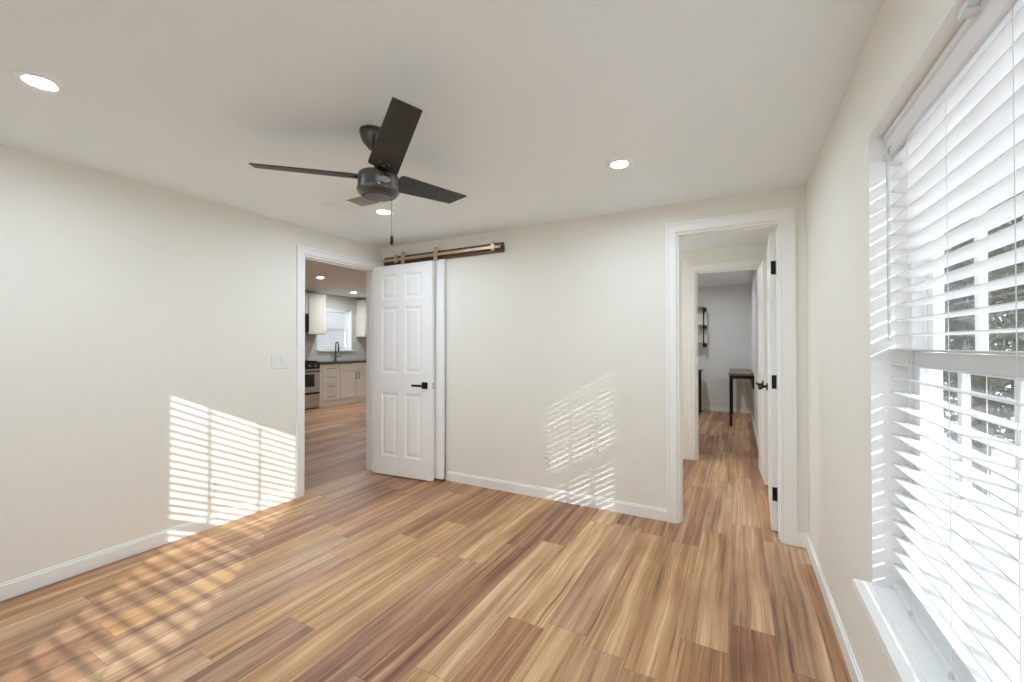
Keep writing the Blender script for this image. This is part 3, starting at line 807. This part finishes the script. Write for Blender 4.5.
# range
t = thing('kitchen_range', 'stainless steel range with a black oven window', 'stove', (-7.78, 5.29, 0))
RX = -7.47
mm = MB(); mm.box(-8.09, RX - 0.03, 4.915, 5.668, 0.02, 0.915); mm.build('range_body', M['steel'], t, bevel=0.003, world=True)
mm = MB(); mm.box(-8.09, RX - 0.01, 4.915, 5.668, 0.915, 0.935); mm.build('cooktop', M['appl'], t, bevel=0.003, world=True)
mm = MB()
for y in (5.10, 5.29, 5.48):
    for x in (-7.95, -7.65):
        for q in range(4):
            ca, sa = math.cos(q * PI / 4), math.sin(q * PI / 4)
            mm.tube([(x - 0.10 * ca, y - 0.085 * sa, 0.958), (x + 0.10 * ca, y + 0.085 * sa, 0.958)], 0.006, 6)
mm.box(-8.07, -7.51, 4.94, 4.952, 0.936, 0.962); mm.box(-8.07, -7.51, 5.632, 5.644, 0.936, 0.962); mm.box(-7.522, -7.51, 4.94, 5.644, 0.936, 0.962)
mm.build('grate', M['black'], t, world=True)
mm = MB(); mm.box(RX - 0.03, RX, 4.918, 5.665, 0.80, 0.912); mm.build('control_panel', M['appl'], t, bevel=0.004, world=True)
for y in (5.02, 5.155, 5.29, 5.425, 5.56):
    mm = MB(); mm.lathe([(0.021, 0), (0.020, 0.022), (0.016, 0.026)], 16, Matrix.Translation((RX, y, 0.87)) @ Matrix.Rotation(PI / 2, 4, 'Y')); mm.build('knob', M['steel'], t, world=True)
mm = MB(); mm.box(RX - 0.03, RX, 4.918, 5.665, 0.345, 0.795); od = mm.build('oven_door', M['steel'], t, bevel=0.004, world=True)
for nm, mt, fn in (('oven_window', 'appl', lambda m: m.box(RX - 0.001, RX + 0.002, 5.03, 5.545, 0.45, 0.70)),
                   ('oven_handle', 'appl', lambda m: (m.tube([(RX + 0.04, 4.95, 0.755), (RX + 0.04, 5.635, 0.755)], 0.012, 10), m.box(RX, RX + 0.04, 4.97, 4.99, 0.745, 0.765), m.box(RX, RX + 0.04, 5.59, 5.61, 0.745, 0.765)))):
    mm = MB(); fn(mm)
    bmesh.ops.translate(mm.bm, verts=mm.bm.verts, vec=-t.location)
    mm.build(nm, M[mt], od)
mm = MB(); mm.box(RX - 0.03, RX, 4.918, 5.665, 0.04, 0.30); mm.build('storage_drawer', M['steel'], t, bevel=0.004, world=True)
mm = MB(); mm.box(RX - 0.03, RX + 0.012, 4.93, 5.655, 0.300, 0.335); mm.build('drawer_handle', M['appl'], t, bevel=0.003, world=True)

# ------------------------------------------------------------------ far room: desk, table, pipe shelf
t = thing('desk', 'tall desk with grey-brown top and dark metal legs in the far room', 'desk', (0.05, 8.08, 0))
mm = MB(); mm.box(-0.125, 0.213, 7.385, 8.80, 0.795, 0.830); mm.build('desk_top', M['desk_top'], t, bevel=0.003, world=True)
mm = MB()
for a in ((-0.112, 0.200, 7.405, 7.435), (-0.112, 0.200, 8.755, 8.785), (-0.112, -0.082, 7.435, 8.755)): mm.box(*a, 0.745, 0.795)
mm.build('frame', M['desk_metal'], t, bevel=0.002, world=True)
for y in (7.40, 8.745):
    mm = MB(); mm.box(-0.115, -0.075, y, y + 0.04, 0.0, 0.795); mm.build('leg', M['desk_metal'], t, bevel=0.002, world=True)
mm = MB(); mm.box(0.200, 0.224, 7.42, 8.77, 0.60, 0.795); mm.build('wall_cleat', M['desk_metal'], t, bevel=0.002, world=True)
t = thing('side_table', 'dark table whose corner shows left of the far doorway', 'table', (-1.2, 8.5, 0))
mm = MB(); mm.box(-1.75, -0.585, 8.25, 8.72, 0.775, 0.805); mm.build('table_top', M['desk_metal'], t, bevel=0.003, world=True)
for x in (-1.73, -0.645):
    for y in (8.27, 8.66):
        mm = MB(); mm.box(x, x + 0.04, y, y + 0.04, 0.0, 0.775); mm.build('leg', M['desk_metal'], t, bevel=0.002, world=True)
t = thing('pipe_shelf', 'black pipe shelf with three tan boards on the far room wall', 'wall shelf', (-1.1, 8.9, 1.25))
ZS = (1.268, 1.618, 1.958)
for z in ZS:
    mm = MB(); mm.box(-1.70, -0.575, 8.71, 8.93, z + 0.014, z + 0.044); mm.build('shelf_board', M['shelf_wood'], t, bevel=0.003, world=True)
for x in (-1.60, -0.560):
    mm = MB(); mm.tube([(x, 8.70, ZS[0] - 0.02), (x, 8.70, ZS[2] + 0.03)], 0.0135, 10)
    for z in ZS:
        mm.tube([(x, 8.69, z), (x, 8.945, z)], 0.0135, 10); mm.tube([(x, 8.675, z), (x, 8.725, z)], 0.021, 10)
        mm.lathe([(0.043, 0), (0.043, 0.010), (0.020, 0.014), (0.020, 0.034)], 20, Matrix.Translation((x, 8.95, z)) @ Matrix.Rotation(PI / 2, 4, 'X'))
    mm.build('pipe_bracket', M['desk_metal'], t, world=True, smooth=True)

# ------------------------------------------------------------------ outside the right window
struct(MB().box(-30, 40, -30, 40, -0.5, -0.35).build('ground', M['concrete']), 'pale ground outside the window', 'ground')


def tree(loc, h, rad, n, label, seed):
    rng = random.Random(seed)
    t = thing('tree', label, 'tree', loc, 0, 'trees outside the right window')
    m = MB(); m.tube([(0, 0, 0), (0.06, 0.03, h * 0.3), (-0.04, 0.02, h * 0.55), (0.02, 0, h * 0.8)], 0.10, 8); m.build('trunk', M['bark'], t)
    m = MB(); bm = m.bm
    for _ in range(n):
        while True:
            p = Vector((rng.uniform(-1, 1), rng.uniform(-1, 1), rng.uniform(-1, 1)))
            if 0.15 < p.length < 1: break
        c = Vector((p.x * rad, p.y * rad, h * 0.58 + p.z * h * 0.46))
        a = Vector((rng.gauss(0, 1), rng.gauss(0, 1), rng.gauss(0, 1))).normalized(); b = a.orthogonal().normalized()
        s = rng.uniform(0.03, 0.075)
        vs = [bm.verts.new(c + q) for q in (-a * s, b * s * 0.45, a * s, -b * s * 0.45)]
        bm.faces.new(vs)
    m.build('crown', M['leaf'], t)
    return t


for k, (x, y, h, rd, n, lb) in enumerate(((2.2, 6.2, 4.6, 1.5, 20000, 'dark leafy tree seen between the blind slats, nearest the house wall'),
                                          (5.6, 5.4, 5.0, 1.7, 20000, 'dark leafy tree seen between the blind slats at the right edge of the window'),
                                          (4.6, 10.2, 5.8, 2.3, 18000, 'tall dark tree further back between the two nearer trees'))):
    tree((x, y, -0.35), h, rd, n, lb, 20 + k)
